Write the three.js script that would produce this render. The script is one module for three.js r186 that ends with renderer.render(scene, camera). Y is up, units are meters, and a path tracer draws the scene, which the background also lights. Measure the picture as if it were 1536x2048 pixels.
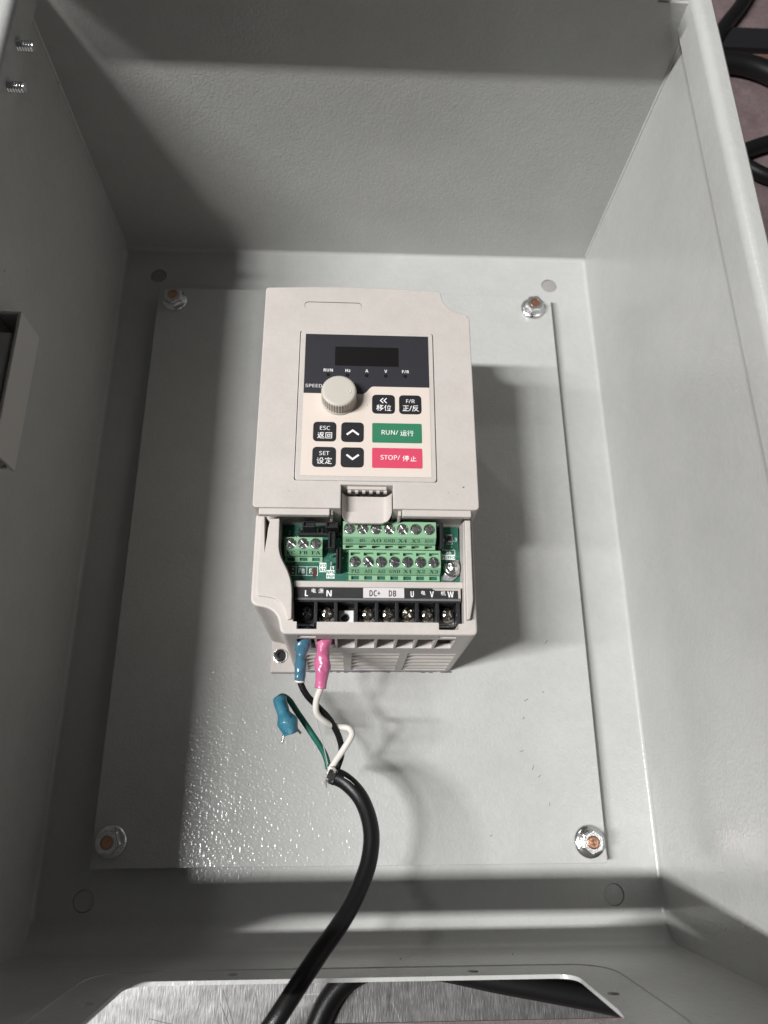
import * as THREE from 'three';
import { RoundedBoxGeometry } from 'three/addons/geometries/RoundedBoxGeometry.js';
import { mergeGeometries, mergeVertices, toCreasedNormals } from 'three/addons/utils/BufferGeometryUtils.js';
import { RectAreaLightUniformsLib } from 'three/addons/lights/RectAreaLightUniformsLib.js';
import { Brush, Evaluator, SUBTRACTION } from 'three-bvh-csg';

// ------------------------------------------------------------------ camera, light, exposure
const scene = new THREE.Scene();
const camera = new THREE.PerspectiveCamera(69.66, 768 / 1024, 0.02, 20);
camera.position.set(-0.00345, 0.39396, 0.12874);
camera.rotation.set(-1.2149, -0.0453, 0.0103, 'XYZ');
camera.focus = 0.335;
camera.userData.fStop = 11;
const renderer = new THREE.WebGLRenderer({ antialias: true });
renderer.setSize(768, 1024);
renderer.toneMapping = THREE.LinearToneMapping;
renderer.toneMappingExposure = 1.0;
renderer.shadowMap.enabled = true;
scene.background = new THREE.Color().setRGB(0.04, 0.0402, 0.0402);   // the dim rest of the workshop
RectAreaLightUniformsLib.init();
const LAMPS = [                                  // [x, y, z, length, width, intensity, label]
  [-1.375, 3.0, 0.52, 0.35, 0.1, 650, 'short square-ended lamp hung nearest the side of the box with the wall bracket'],
  [-2.24, 3.0, 0.52, 1.25, 0.09, 432, 'long tube light hung farther out past the short lamp'],
  [-1.50, 3.0, -2.05, 0.3, 0.09, 120, 'dim lamp hung beyond the closed end of the box'],
];

// ------------------------------------------------------------------ helpers (all shapes in millimetres)
const V2 = (x, y) => new THREE.Vector2(x, y), V3 = (x, y, z) => new THREE.Vector3(x, y, z);
let seed = 12345;
const rnd = () => { seed = (seed * 1664525 + 1013904223) >>> 0; return seed / 4294967296; };
const names = new Map();
function numbered(n) { const k = names.get(n) ?? 0; names.set(n, k + 1); return k ? n + '_' + String(k).padStart(3, '0') : n; }
function boxUV(g) {                              // uv in metres, projected along the main axis of each face
  if (g.index) g = g.toNonIndexed();
  const p = g.attributes.position, uv = new Float32Array(p.count * 2), a = V3(), b = V3(), c = V3(), n = V3();
  for (let i = 0; i < p.count; i += 3) {
    a.fromBufferAttribute(p, i); b.fromBufferAttribute(p, i + 1); c.fromBufferAttribute(p, i + 2);
    n.copy(b).sub(a).cross(c.sub(a)); const x = Math.abs(n.x), y = Math.abs(n.y), z = Math.abs(n.z);
    for (let k = i; k < i + 3; k++) {
      const X = p.getX(k), Y = p.getY(k), Z = p.getZ(k);
      if (y >= x && y >= z) { uv[2 * k] = X; uv[2 * k + 1] = -Z; } else if (x >= z) { uv[2 * k] = Z; uv[2 * k + 1] = Y; } else { uv[2 * k] = X; uv[2 * k + 1] = Y; }
    }
  }
  g.setAttribute('uv', new THREE.BufferAttribute(uv, 2));
  return g;
}
function mesh(name, g, m, parent, keepUV) {
  g = g.clone().scale(0.001, 0.001, 0.001);
  if (!keepUV) g = boxUV(g);
  const o = new THREE.Mesh(g, m); o.name = name; o.castShadow = o.receiveShadow = true;
  (parent ?? scene).add(o);
  return o;
}
function thing(name, label, category, group) {
  const o = new THREE.Group(); o.name = numbered(name); scene.add(o);
  o.userData = { label, category }; if (group) o.userData.group = group;
  return o;
}
function tag(o, label, category, group) { o.name = numbered(o.name); o.userData = { label, category }; if (group) o.userData.group = group; return o; }
const at = (o, x, y, z) => { o.position.set(x / 1000, y / 1000, z / 1000); return o; };
const box = (x0, x1, y0, y1, z0, z1) => new THREE.BoxGeometry(x1 - x0, y1 - y0, z1 - z0).translate((x0 + x1) / 2, (y0 + y1) / 2, (z0 + z1) / 2);
const rbox = (x0, x1, y0, y1, z0, z1, r = 0.4, s = 2) => new RoundedBoxGeometry(x1 - x0, y1 - y0, z1 - z0, s, r).translate((x0 + x1) / 2, (y0 + y1) / 2, (z0 + z1) / 2);
const cyl = (r, h, n = 32, r2 = r) => new THREE.CylinderGeometry(r2, r, h, n);
// a plan outline in (x, z) raised from y0 to y1
function prism(shape, y0, y1, bevel = 0, seg = 2, curve = 10) {
  const g = new THREE.ExtrudeGeometry(shape, { depth: y1 - y0 - 2 * bevel, bevelEnabled: bevel > 0, bevelSize: bevel, bevelThickness: bevel, bevelOffset: -bevel, bevelSegments: seg, curveSegments: curve });
  return g.rotateX(-Math.PI / 2).translate(0, y0 + bevel, 0);
}
// outline from [x, z, cornerRadius] points (z is flipped because prism() turns the shape flat)
function outline(pts, C = THREE.Shape) {
  const s = new C(), n = pts.length, P = pts.map(([x, z]) => V2(x, -z));
  for (let i = 0; i < n; i++) {
    const p = P[i], r = pts[i][2] ?? 0;
    if (!r) { i ? s.lineTo(p.x, p.y) : s.moveTo(p.x, p.y); continue; }
    const q = P[(i + n - 1) % n], t = P[(i + 1) % n], d1 = q.clone().sub(p), d2 = t.clone().sub(p);
    const k = Math.min(r, d1.length() / 2, d2.length() / 2), a = p.clone().addScaledVector(d1.normalize(), k), b = p.clone().addScaledVector(d2.normalize(), k);
    i ? s.lineTo(a.x, a.y) : s.moveTo(a.x, a.y);
    s.quadraticCurveTo(p.x, p.y, b.x, b.y);
  }
  s.closePath();
  return s;
}
const rect = (x0, x1, z0, z1, r = 0) => [[x0, z0, r], [x1, z0, r], [x1, z1, r], [x0, z1, r]];
const circle = (x, z, r, C = THREE.Path) => { const s = new C(); s.absarc(x, -z, r, 0, Math.PI * 2); return s; };
// a profile in (z, y) drawn out along x
function profile(pts, x0, x1, bevel = 0) {
  const s = new THREE.Shape(pts.map(([z, y]) => V2(-z, y)));
  const g = new THREE.ExtrudeGeometry(s, { depth: x1 - x0 - 2 * bevel, bevelEnabled: bevel > 0, bevelSize: bevel, bevelThickness: bevel, bevelOffset: -bevel, bevelSegments: 1, curveSegments: 8 });
  return g.rotateY(Math.PI / 2).translate(x0 + bevel, 0, 0);
}
const evaluator = new Evaluator(); evaluator.attributes = ['position', 'normal'];
function cut(g, ...tools) {
  const clean = (x) => { x = x.index ? x.toNonIndexed() : x.clone(); for (const k of Object.keys(x.attributes)) if (k !== 'position' && k !== 'normal') x.deleteAttribute(k); x.clearGroups(); return new Brush(x); };
  let a = clean(g); a.updateMatrixWorld();
  for (const t of tools) { const b = clean(t); b.updateMatrixWorld(); a = evaluator.evaluate(a, b, SUBTRACTION); }
  const out = a.geometry; out.clearGroups(); out.setDrawRange(0, Infinity);
  return out;
}
const join = (...gs) => mergeGeometries(gs.flat().map((g) => { g = g.index ? g.toNonIndexed() : g.clone(); for (const k of Object.keys(g.attributes)) if (!['position', 'normal', 'uv'].includes(k)) g.deleteAttribute(k); if (!g.attributes.uv) g.setAttribute('uv', new THREE.BufferAttribute(new Float32Array(g.attributes.position.count * 2), 2)); g.clearGroups(); return g; }));
// a swept tube whose radius follows the path: radius(t, angle) in mm
function sweep(pts, radius, n = 80, m = 20, flat = null) {
  const c = new THREE.CatmullRomCurve3(pts.map((p) => V3(...p)), false, 'centripetal'), f = c.computeFrenetFrames(n, false), P = [], U = [], I = [];
  for (let i = 0; i <= n; i++) {
    const t = i / n, o = c.getPointAt(t);
    for (let j = 0; j <= m; j++) {
      const a = j / m * Math.PI * 2, r = typeof radius === 'number' ? radius : radius(t, a), w = flat ? flat(t) : [1, 1];
      const q = o.clone().addScaledVector(f.normals[i], Math.cos(a) * r * w[0]).addScaledVector(f.binormals[i], Math.sin(a) * r * w[1]);
      P.push(q.x, q.y, q.z); U.push(j / m, t);
      if (i < n && j < m) { const k = i * (m + 1) + j; I.push(k, k + m + 1, k + 1, k + 1, k + m + 1, k + m + 2); }
    }
  }
  for (const [i, s] of [[0, 1], [n, -1]]) {
    const o = c.getPointAt(i / n), k = P.length / 3; P.push(o.x, o.y, o.z); U.push(0.5, i / n);
    for (let j = 0; j < m; j++) { const b = i * (m + 1) + j; s > 0 ? I.push(k, b, b + 1) : I.push(k, b + 1, b); }
  }
  const g = new THREE.BufferGeometry();
  g.setAttribute('position', new THREE.Float32BufferAttribute(P, 3)); g.setAttribute('uv', new THREE.Float32BufferAttribute(U, 2)); g.setIndex(I); g.computeVertexNormals();
  return g;
}

// ------------------------------------------------------------------ textures and materials
function noiseGrid(n, cells) {                   // smooth value noise that tiles
  const g = new Float32Array(cells * cells).map(() => rnd()), out = new Float32Array(n * n), s = (t) => t * t * t * (t * (6 * t - 15) + 10);
  for (let y = 0; y < n; y++) for (let x = 0; x < n; x++) {
    const fx = x / n * cells, fy = y / n * cells, ix = Math.floor(fx), iy = Math.floor(fy), u = s(fx - ix), v = s(fy - iy), X = (ix + 1) % cells, Y = (iy + 1) % cells;
    out[y * n + x] = (g[iy * cells + ix] * (1 - u) + g[iy * cells + X] * u) * (1 - v) + (g[Y * cells + ix] * (1 - u) + g[Y * cells + X] * u) * v;
  }
  return out;
}
function layered(n, list) { const o = new Float32Array(n * n); for (const [c, w] of list) { const g = noiseGrid(n, c); for (let i = 0; i < o.length; i++) o[i] += g[i] * w; } return o; }
function dataTex(n, fn, size, srgb) {            // size: metres covered by one tile
  const d = new Uint8Array(n * n * 4);
  for (let i = 0; i < n * n; i++) { const [r, g, b] = fn(i); d[4 * i] = r; d[4 * i + 1] = g; d[4 * i + 2] = b; d[4 * i + 3] = 255; }
  const t = new THREE.DataTexture(d, n, n); t.wrapS = t.wrapT = THREE.RepeatWrapping; t.magFilter = THREE.LinearFilter; t.minFilter = THREE.LinearMipmapLinearFilter; t.generateMipmaps = true;
  t.repeat.set(1 / size, 1 / size); if (srgb) t.colorSpace = THREE.SRGBColorSpace; t.needsUpdate = true;
  return t;
}
const clamp = (x) => Math.max(0, Math.min(255, Math.round(x)));
// orange peel of the powder coat: rounded bumps a little over 2 mm across
const peelH = layered(1024, [[82, 0.6], [150, 0.25], [25, 0.15]]);
const peel = dataTex(1024, (i) => { const v = clamp(peelH[i] * 255); return [v, v, v]; }, 0.085);
const mottleH = layered(512, [[9, 0.4], [26, 0.3], [120, 0.3]]);
const paintTone = dataTex(512, (i) => { const v = 181 + (mottleH[i] - 0.5) * 11; return [clamp(v), clamp(v), clamp(v - 2)]; }, 0.31, true);
const fineH = layered(512, [[150, 0.6], [60, 0.4]]);
const fine = dataTex(512, (i) => { const v = clamp(fineH[i] * 255); return [v, v, v]; }, 0.05);
const plasticTone = dataTex(512, (i) => { const v = (mottleH[i] - 0.5) * 12; return [clamp(191 + v), clamp(184 + v), clamp(179 + v)]; }, 0.12, true);
const brushedN = (() => { const n = 1024, o = new Float32Array(n * n), a = noiseGrid(n, 220), b = layered(n, [[7, 0.6], [40, 0.4]]);
  for (let y = 0; y < n; y++) for (let x = 0; x < n; x++) { let s = 0; for (let k = -14; k <= 14; k++) s += a[((y + k + n) % n) * n + x]; o[y * n + x] = s / 29 * 0.7 + b[y * n + x] * 0.3; } return o; })();
const M = {};
const std = (o) => new THREE.MeshPhysicalMaterial(o);
const rgb = (r, g, b) => new THREE.Color().setRGB(r, g, b);
M.paint = std({ map: paintTone, roughness: 0.2, bumpMap: peel, bumpScale: 0.00015, specularIntensity: 1 });
M.plate = M.paint.clone(); M.paint.bumpScale = 0.00009; M.paint.roughness = 0.24;
M.rubber = std({ color: rgb(0.3, 0.285, 0.285), roughness: 0.6 });
const crimpH = layered(256, [[9, 0.6], [21, 0.4]]), crimp = dataTex(256, (i) => { const v = clamp(crimpH[i] * 255); return [v, v, v]; }, 0.03);
M.plastic = std({ map: plasticTone, roughness: 0.5, bumpMap: fine, bumpScale: 0.00003 });
M.knob = std({ color: rgb(0.52, 0.485, 0.43), roughness: 0.5, bumpMap: fine, bumpScale: 0.00003 });
M.blackPlastic = std({ color: rgb(0.014, 0.014, 0.016), roughness: 0.38, bumpMap: fine, bumpScale: 0.00006 });
M.cable = std({ color: rgb(0.007, 0.007, 0.0075), roughness: 0.4, specularIntensity: 0.7, bumpMap: fine, bumpScale: 0.00004 });
M.terminal = std({ color: rgb(0.235, 0.42, 0.26), roughness: 0.42, bumpMap: fine, bumpScale: 0.00003 });
M.zinc = std({ color: rgb(0.72, 0.72, 0.72), metalness: 1, roughness: 0.22, bumpMap: fine, bumpScale: 0.00006 });
M.nickel = std({ color: rgb(0.78, 0.73, 0.65), metalness: 1, roughness: 0.16, bumpMap: fine, bumpScale: 0.00004 });
M.steel = std({ color: rgb(0.6, 0.6, 0.6), metalness: 1, roughness: 0.4, bumpMap: fine, bumpScale: 0.00008 });
M.copper = std({ color: rgb(0.6, 0.33, 0.22), metalness: 1, roughness: 0.3, bumpMap: fine, bumpScale: 0.0001 });
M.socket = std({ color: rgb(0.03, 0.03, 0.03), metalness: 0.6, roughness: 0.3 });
M.blueVinyl = std({ color: rgb(0.055, 0.15, 0.22), roughness: 0.24, bumpMap: crimp, bumpScale: 0.0006, clearcoat: 0.4, clearcoatRoughness: 0.15 });
M.pinkVinyl = std({ color: rgb(0.54, 0.13, 0.26), roughness: 0.3, bumpMap: crimp, bumpScale: 0.0006, clearcoat: 0.4, clearcoatRoughness: 0.2 });
M.whiteWire = std({ color: rgb(0.66, 0.63, 0.58), roughness: 0.4 });
M.greenWire = std({ color: rgb(0.008, 0.1, 0.07), roughness: 0.32 });
M.galvanised = std({ color: rgb(0.5, 0.49, 0.47), roughness: 0.45, bumpMap: fine, bumpScale: 0.00005 });
M.clearEdge = std({ color: rgb(0.16, 0.16, 0.165), roughness: 0.25 });
M.tinned = std({ color: rgb(0.8, 0.8, 0.79), metalness: 0.6, roughness: 0.55 });
M.cloth = std({ color: rgb(0.42, 0.4, 0.38), roughness: 0.9 });
M.ledLens = std({ color: rgb(0.012, 0.012, 0.016), roughness: 0.25 });
M.display = std({ color: rgb(0.008, 0.007, 0.007), roughness: 0.32, bumpMap: fine, bumpScale: 0.00005 });
M.darkPart = std({ color: rgb(0.01, 0.01, 0.01), roughness: 0.5 });
M.bench = std({ map: dataTex(512, (i) => { const v = (mottleH[i] - 0.5) * 40; return [clamp(112 + v), clamp(96 + v), clamp(97 + v)]; }, 0.2, true), roughness: 0.55, bumpMap: fine, bumpScale: 0.0001 });
M.wood = std({ color: rgb(0.13, 0.06, 0.035), roughness: 0.6 });
M.lampBody = std({ color: rgb(0.7, 0.7, 0.7), roughness: 0.5 });
M.lampTube = new THREE.MeshStandardMaterial({ color: 0xffffff, emissive: 0xffffff, emissiveIntensity: 8 });

function canvasTex(w, h, draw) {
  const c = document.createElement('canvas'); c.width = w; c.height = h; const g = c.getContext('2d'); draw(g, w, h);
  const t = new THREE.CanvasTexture(c); t.colorSpace = THREE.SRGBColorSpace; t.anisotropy = 8; return t;
}
const printed = (w, h, draw, o = {}) => std({ map: canvasTex(w, h, draw), roughness: 0.45, bumpMap: fine, bumpScale: 0.00004, ...o });
const speckle = (g, w, h, n, col) => { g.fillStyle = col; for (let i = 0; i < n; i++) g.fillRect(rnd() * w, rnd() * h, 1 + rnd(), 1 + rnd()); };
function text(g, s, x, y, size, col, font = 'sans-serif', weight = '', stretch = 1, align = 'center') {
  g.save(); g.translate(x, y); g.scale(stretch, 1); g.fillStyle = col; g.font = `${weight} ${size}px ${font}`; g.textAlign = align; g.textBaseline = 'middle'; g.fillText(s, 0, 0); g.restore();
}
// strokes of the Chinese characters on the keypad and the terminal label, on a 10 x 10 grid
const HAN = {
  dian: '2,2 8,2 8,6.5 2,6.5 2,2|2,4.2 8,4.2|5,.5 5,8.5 9.2,8.5 9.2,7', yuan: '1,1.2 2,2|.5,3.8 1.5,4.5|.5,8.7 2,6|3.5,1 9.6,1|3.5,1 3.3,6 2.7,9.3|5,3 8.6,3 8.6,6 5,6 5,3|5,4.5 8.6,4.5|6.7,6 6.7,9.2 6,8.8|5,7 4,8.8|8.3,7 9.4,8.7|6.8,1 6.3,3',
  ji: '.8,3 4.6,3|2.8,.5 2.8,9.6|2.8,3.5 .8,7|2.8,4 4.3,5.6|5.6,1.5 5.6,6 4.5,9.4|5.6,1.5 8.2,1.5 8.2,8.8 9.7,8.8 9.7,7.4', yi: '4,.7 1,1.8|.4,3.5 4.6,3.5|2.6,1.2 2.6,9.6|2.6,4 .4,7.5|2.8,4.5 4.4,6|6.5,.4 5,3|6.3,1.5 9,1.5 5,5|6.3,2.5 7.3,3.3|7,4.5 5,7|6.6,5.6 9.4,5.6 4.8,9.6|6.5,6.8 7.5,7.6',
  wei: '3,.5 .5,4.5|2,3 2,9.6|6.5,.5 7,1.7|4,2.5 9.6,2.5|5,4 5.7,7.5|8.3,4 7.4,8.6|3.7,9 9.8,9', zheng: '.8,1.2 9.2,1.2|5,1.2 5,9|5,5 8.6,5|2.4,4.2 2.4,9|.4,9 9.6,9',
  fan: '8.6,.8 2,1.3 2,5 .8,9.6|2.2,4 8,4 5.5,7.5 2.5,9.6|3.5,4.5 5.5,7.3 9.6,9.6', fanb: '1.2,1 2.2,2.2|.5,4 2.2,4 2.2,7.5 .4,9.2|2.2,7.8 4.5,9 9.7,9.2|9,.8 4,1.2 4,4.5 3,7.5|4.2,3.2 8.5,3.2 6.5,6 4.2,7.7|5.2,4 7,6.3 9.3,7.7',
  hui: '1,1 9,1 9,9 1,9 1,1|3.3,3.3 6.7,3.3 6.7,6.6 3.3,6.6 3.3,3.3', she: '1.3,.8 2.4,2|.4,3.8 2.2,3.8 2.2,8.8 3.6,7.5|5,1 5,3 4,4.5|5,1 8,1 8,3.4 9.7,3.4|4.3,5.3 8.7,5.3 6.5,7.8 3.8,9.6|5,5.8 7,8 9.7,9.6',
  ding: '5,.2 5,1.5|1,3 1,1.7 9,1.7 9,3|2.5,4 7.5,4|5,4 5,8.8|5,6.2 8,6.2|2.8,5.5 2.4,7.5 .6,9.6|2.4,7.2 4.5,8.8 9.7,9.2', yun: '1.2,1 2.2,2.2|.5,4 2.2,4 2.2,7.5 .4,9.2|2.2,7.8 4.5,9 9.7,9.2|4.5,1.3 9,1.3|3.7,3.8 9.7,3.8|6.3,3.8 4.5,7 8.7,6.5|7.7,5.2 9.2,7.6',
  xing: '3,.5 .8,2.5|3.2,3 .5,6|2.2,4.8 2.2,9.6|4.5,1.6 9.2,1.6|4,4.3 9.7,4.3|7.5,4.3 7.5,9.3 6.2,8.9', ting: '2.8,.5 .5,4.5|1.8,3 1.8,9.6|6.4,.2 6.6,1.2|3.5,1.5 9.7,1.5|4.8,2.6 8.4,2.6 8.4,4 4.8,4 4.8,2.6|3.4,6.2 3.4,5 9.6,5 9.6,6.2|4.5,6.8 8.6,6.8|6.6,6.8 6.6,9.3 5.5,9', zhi: '5.2,.8 5.2,9|5.2,4.4 9,4.4|2.2,3.5 2.2,9|.4,9 9.6,9',
};
function han(g, k, x, y, size, col, lw = 0.95) {   // x, y: centre
  g.save(); g.translate(x - size / 2, y - size / 2); g.scale(size / 10, size / 10); g.strokeStyle = col; g.lineWidth = lw; g.lineJoin = 'miter'; g.lineCap = 'butt';
  for (const s of HAN[k].split('|')) { g.beginPath(); s.split(' ').forEach((p, i) => { const [a, b] = p.split(',').map(Number); i ? g.lineTo(a, b) : g.moveTo(a, b); }); g.stroke(); }
  g.restore();
}

// ------------------------------------------------------------------ the bench and the metal sheet the box lies on
const bench = mesh('workbench', box(-900, 900, -44, -4.6, -1100, 700), M.bench); bench.userData = { kind: 'structure', label: 'mauve brown workbench top' };
{
  const n = 1024, t = canvasTex(n, n, (g) => {
    const im = g.createImageData(n, n);
    for (let i = 0; i < n * n; i++) { const v = 118 + (brushedN[i] - 0.5) * 60 + (peelH[i] - 0.5) * 26; im.data[4 * i] = clamp(v + 1); im.data[4 * i + 1] = clamp(v); im.data[4 * i + 2] = clamp(v); im.data[4 * i + 3] = 255; }
    g.putImageData(im, 0, 0);
    for (let i = 0; i < 90; i++) { const x = rnd() * n, y = rnd() * n, a = rnd() * 6.28, l = 30 + rnd() * 190; g.strokeStyle = rnd() < 0.75 ? `rgba(30,28,28,${0.3 + rnd() * 0.6})` : `rgba(245,242,240,${0.3 + rnd() * 0.4})`; g.lineWidth = 0.6 + rnd() * 0.8; g.beginPath(); g.moveTo(x, y); g.quadraticCurveTo(x + Math.cos(a) * l * 0.5 + rnd() * 14, y + Math.sin(a) * l * 0.5 + rnd() * 14, x + Math.cos(a) * l, y + Math.sin(a) * l); g.stroke(); }
  });
  t.wrapS = t.wrapT = THREE.RepeatWrapping; t.repeat.set(1 / 0.2, 1 / 0.2);
  M.sheet = std({ map: t, metalness: 0.85, roughness: 0.5, bumpMap: dataTex(1024, (i) => { const v = clamp(brushedN[i] * 255); return [v, v, v]; }, 0.1), bumpScale: 0.00012 });
  tag(mesh('metal_sheet', rbox(-262, 236, -4.5, -1.6, -262, 230.6, 0.5), M.sheet), 'scratched brushed metal sheet seen through the cable opening of the box', 'metal sheet');
}

// ------------------------------------------------------------------ the enclosure: interior 300 x 398 mm, 176 mm deep
const W = 150, ZT = -198, ZB = 199, HR = 176, T = 1.5;
const enclosure = thing('enclosure', 'open light grey painted steel box lying on its back around the motor drive', 'enclosure');
{
  // back panel with the bends into the end walls
  const bend = (zc, yc, r, a0, a1, n) => Array.from({ length: n + 1 }, (_, i) => { const a = a0 + (a1 - a0) * i / n; return [zc + Math.cos(a) * r, yc + Math.sin(a) * r]; });
  const RB = 12, RT = 2.2, q = Math.PI / 2;
  const holes = [[-127.5, -177], [124.5, -176.5], [-127, 179], [126.3, 179.2]];
  let floor = outline(rect(-W, W, ZT + RT, ZB - RB));
  for (const [x, z] of holes) floor.holes.push(circle(x, z, 5));
  mesh('back_panel', prism(floor, -T, 0, 0, 1, 16), M.paint, enclosure);
  for (const [x, z] of holes) mesh('hole_plug', new THREE.LatheGeometry([V2(0.001, -1.4), V2(4.92, -1.4), V2(4.92, -0.95), V2(4.5, -0.6), V2(0.001, -0.5)], 32).translate(x, 0, z), z < 0 ? M.rubber : M.paint, enclosure);
  const curved = (pts, name) => { let g = profile(pts, -W, W); g = toCreasedNormals(g, 0.5); mesh(name, g, M.paint, enclosure); };
  curved([...bend(ZB - RB, RB, RB, -q, 0, 14), ...bend(ZB - RB, RB, RB + T, 0, -q, 14)], 'bend');
  curved([...bend(ZT + RT, RT, RT, -q, -2 * q, 6), ...bend(ZT + RT, RT, RT + T, -2 * q, -q, 6)], 'bend');
  // end walls; the one towards the table has the opening for the cable and the screw holes round it
  const wall = (z0, z1, y0, y1, hole) => { const s = new THREE.Shape([V2(-W, y0), V2(W, y0), V2(W, y1), V2(-W, y1)]); if (hole) hole(s); return new THREE.ExtrudeGeometry(s, { depth: z1 - z0, bevelEnabled: false, curveSegments: 12 }).translate(0, 0, z0); };
  mesh('end_wall', wall(ZT - T, ZT, RT, 171.3), M.paint, enclosure);
  mesh('rim', join(box(-131, 131, 171.32, 172.8, ZT - 6.5, ZT), box(-131, 131, 172.82, HR + 4.98, ZT - 6.5, ZT - 5)), M.paint, enclosure);
  mesh('end_wall', wall(ZB, ZB + T, RB, HR - 1.9, (s) => {
    const y0 = 62, y1 = 124, r = 9, o = new THREE.Path();
    o.moveTo(-87 + r, y0); o.lineTo(87 - r, y0); o.quadraticCurveTo(87, y0, 87, y0 + r); o.lineTo(87, y1 - r); o.quadraticCurveTo(87, y1, 87 - r, y1); o.lineTo(-87 + r, y1); o.quadraticCurveTo(-87, y1, -87, y1 - r); o.lineTo(-87, y0 + r); o.quadraticCurveTo(-87, y0, -87 + r, y0);
    s.holes.push(o);
    for (const [x, y] of [[-48.5, 53], [47.5, 55], [-92.5, 92], [92, 92], [-48, 132], [48, 132]]) { const h = new THREE.Path(); h.absarc(x, y, 2.2, 0, Math.PI * 2); s.holes.push(h); }
  }), M.paint, enclosure);
  // faint ridge left round the opening
  {
    const c = [[-105, 46], [105, 46], [105, 140], [-105, 140]], pts = [];
    for (let k = 0; k < 4; k++) for (let i = 0; i < 9; i++) { const r = 16, a = -q * 2 + k * q + i / 8 * q, sx = k === 0 || k === 3 ? 1 : -1, sy = k < 2 ? 1 : -1; pts.push(V3(c[k][0] + sx * r + Math.cos(a) * r, c[k][1] + sy * r + Math.sin(a) * r, ZB - 0.05)); }
    mesh('gasket_mark', new THREE.TubeGeometry(new THREE.CatmullRomCurve3(pts, true, 'centripetal'), 160, 0.3, 6, true), M.paint, enclosure);
  }
  for (const s of [-1, 1]) {
    const x0 = s < 0 ? -W - T : W, x1 = x0 + T;
    mesh('side_wall', box(x0, x1, -T, HR - 17, ZT - T, ZB + T), M.paint, enclosure);
    // rim: a folded lip standing a little inside the wall
    const lip = new THREE.Shape([V2(145, 159.5), V2(146.2, 159.5), V2(154, 159.5), V2(154, 174.6), V2(152.6, 176), V2(149, 176)].concat(Array.from({ length: 7 }, (_, i) => { const a = Math.PI / 2 + i / 6 * Math.PI / 2; return V2(149 + Math.cos(a) * 4, 172 + Math.sin(a) * 4); })));
    let g = new THREE.ExtrudeGeometry(lip, { depth: 441, bevelEnabled: false }).translate(0, 0, -235); if (s < 0) { g = g.scale(-1, 1, 1); const p = g.attributes.position.array; for (let i = 0; i < p.length; i += 9) for (let k = 0; k < 3; k++) { const t = p[i + 3 + k]; p[i + 3 + k] = p[i + 6 + k]; p[i + 6 + k] = t; } g.computeVertexNormals(); }
    mesh('rim', toCreasedNormals(g, 0.6), M.paint, enclosure);
    // the seam between back and side: a small fillet
    const f = bend(0, 0, 1.8, 0, q, 5).map(([a, b]) => V2(s * (W - 1.8 + a), 1.8 - b)), sh = new THREE.Shape([...f, V2(s * W, 0)].reverse());
    let w = new THREE.ExtrudeGeometry(sh, { depth: ZB - ZT - RB - RT, bevelEnabled: false }).translate(0, 0, ZT + RT);
    mesh('weld_seam', toCreasedNormals(w, 0.5), M.paint, enclosure);
    // corner seam of the end wall
    const c1 = new THREE.TubeGeometry(new THREE.LineCurve3(V3(s * (W - 0.2), 4, ZT + 0.2), V3(s * (W - 0.2), 158, ZT + 0.2)), 40, 0.8, 8);
    mesh('weld_seam', c1, M.paint, enclosure);
  }
  // flanges of the end walls, tucked between the rims
  mesh('rim', rbox(-145, 131, HR + 5, HR + 6.5, ZT - 6.5, ZT + 12.6, 0.5), M.paint, enclosure);
  mesh('rim', rbox(-150, 150, HR - 1.9, HR - 0.3, ZB - 9, ZB + T, 0.5), M.paint, enclosure);
  // paint nibs and weld spatter under the coat
  const nib = new THREE.SphereGeometry(0.6, 10, 8);
  for (const [x, y, z, k] of [[-149.7, 120, -197.6, 1.8], [-149.6, 96, -197.7, 1], [149.6, 128, -197.6, 1], [40, 0, 186, 0.5], [96, 0, 190, 0.6], [130, 0, 186, 0.5], [20, 30, 198.9, 0.6], [70, 25, 198.9, 0.5], [-149.9, 132, -75, 0.7], [149.9, 60, 120, 0.6], [149.9, 40, -40, 0.5], [-60, 150, -197.9, 0.5], [62, 62, -197.9, 0.4], [90, 0, -188, 0.5], [-12, 0, -186, 0.4], [-149.9, 70, 90, 0.5]]) at(mesh('paint_nib', nib.clone().scale(k, k, k), M.paint, enclosure), x, y, z);
  // bracket welded to one side wall: a channel with a slot behind its face
  const br = mesh('bracket', join(rbox(-141.6, -140.2, 112, 131, -56, 8, 0.5), rbox(-149.95, -141.7, 112.2, 130.9, -56, -54.6, 0.4)), M.paint, enclosure);
  br.material = M.galvanised;
  mesh('tongue', rbox(-149.9, -143.4, 114, 129.6, -47, 7, 1.2), M.paint, br);
  mesh('bottom_plate', box(-149.9, -143.2, 112.2, 113.6, -54.5, 7), M.galvanised, br);
  // threaded studs through the rim
  for (const [y, z] of [[165.5, -163.5], [165.5, -140]]) {
    const pts = []; for (let i = 0; i <= 72; i++) { const x = i / 72 * 6.6; pts.push(V2(1.75 - (x > 6 ? (x - 6) * 0.9 : 0) + Math.abs(((x / 1.1) % 1) - 0.5) * 1.1, x)); }
    const g = new THREE.LatheGeometry([V2(0.001, 0), ...pts, V2(0.001, 6.6)], 24).rotateZ(-Math.PI / 2).translate(-145.05, y, z);
    mesh('threaded_stud', g, M.zinc, enclosure);
  }
}

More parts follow.
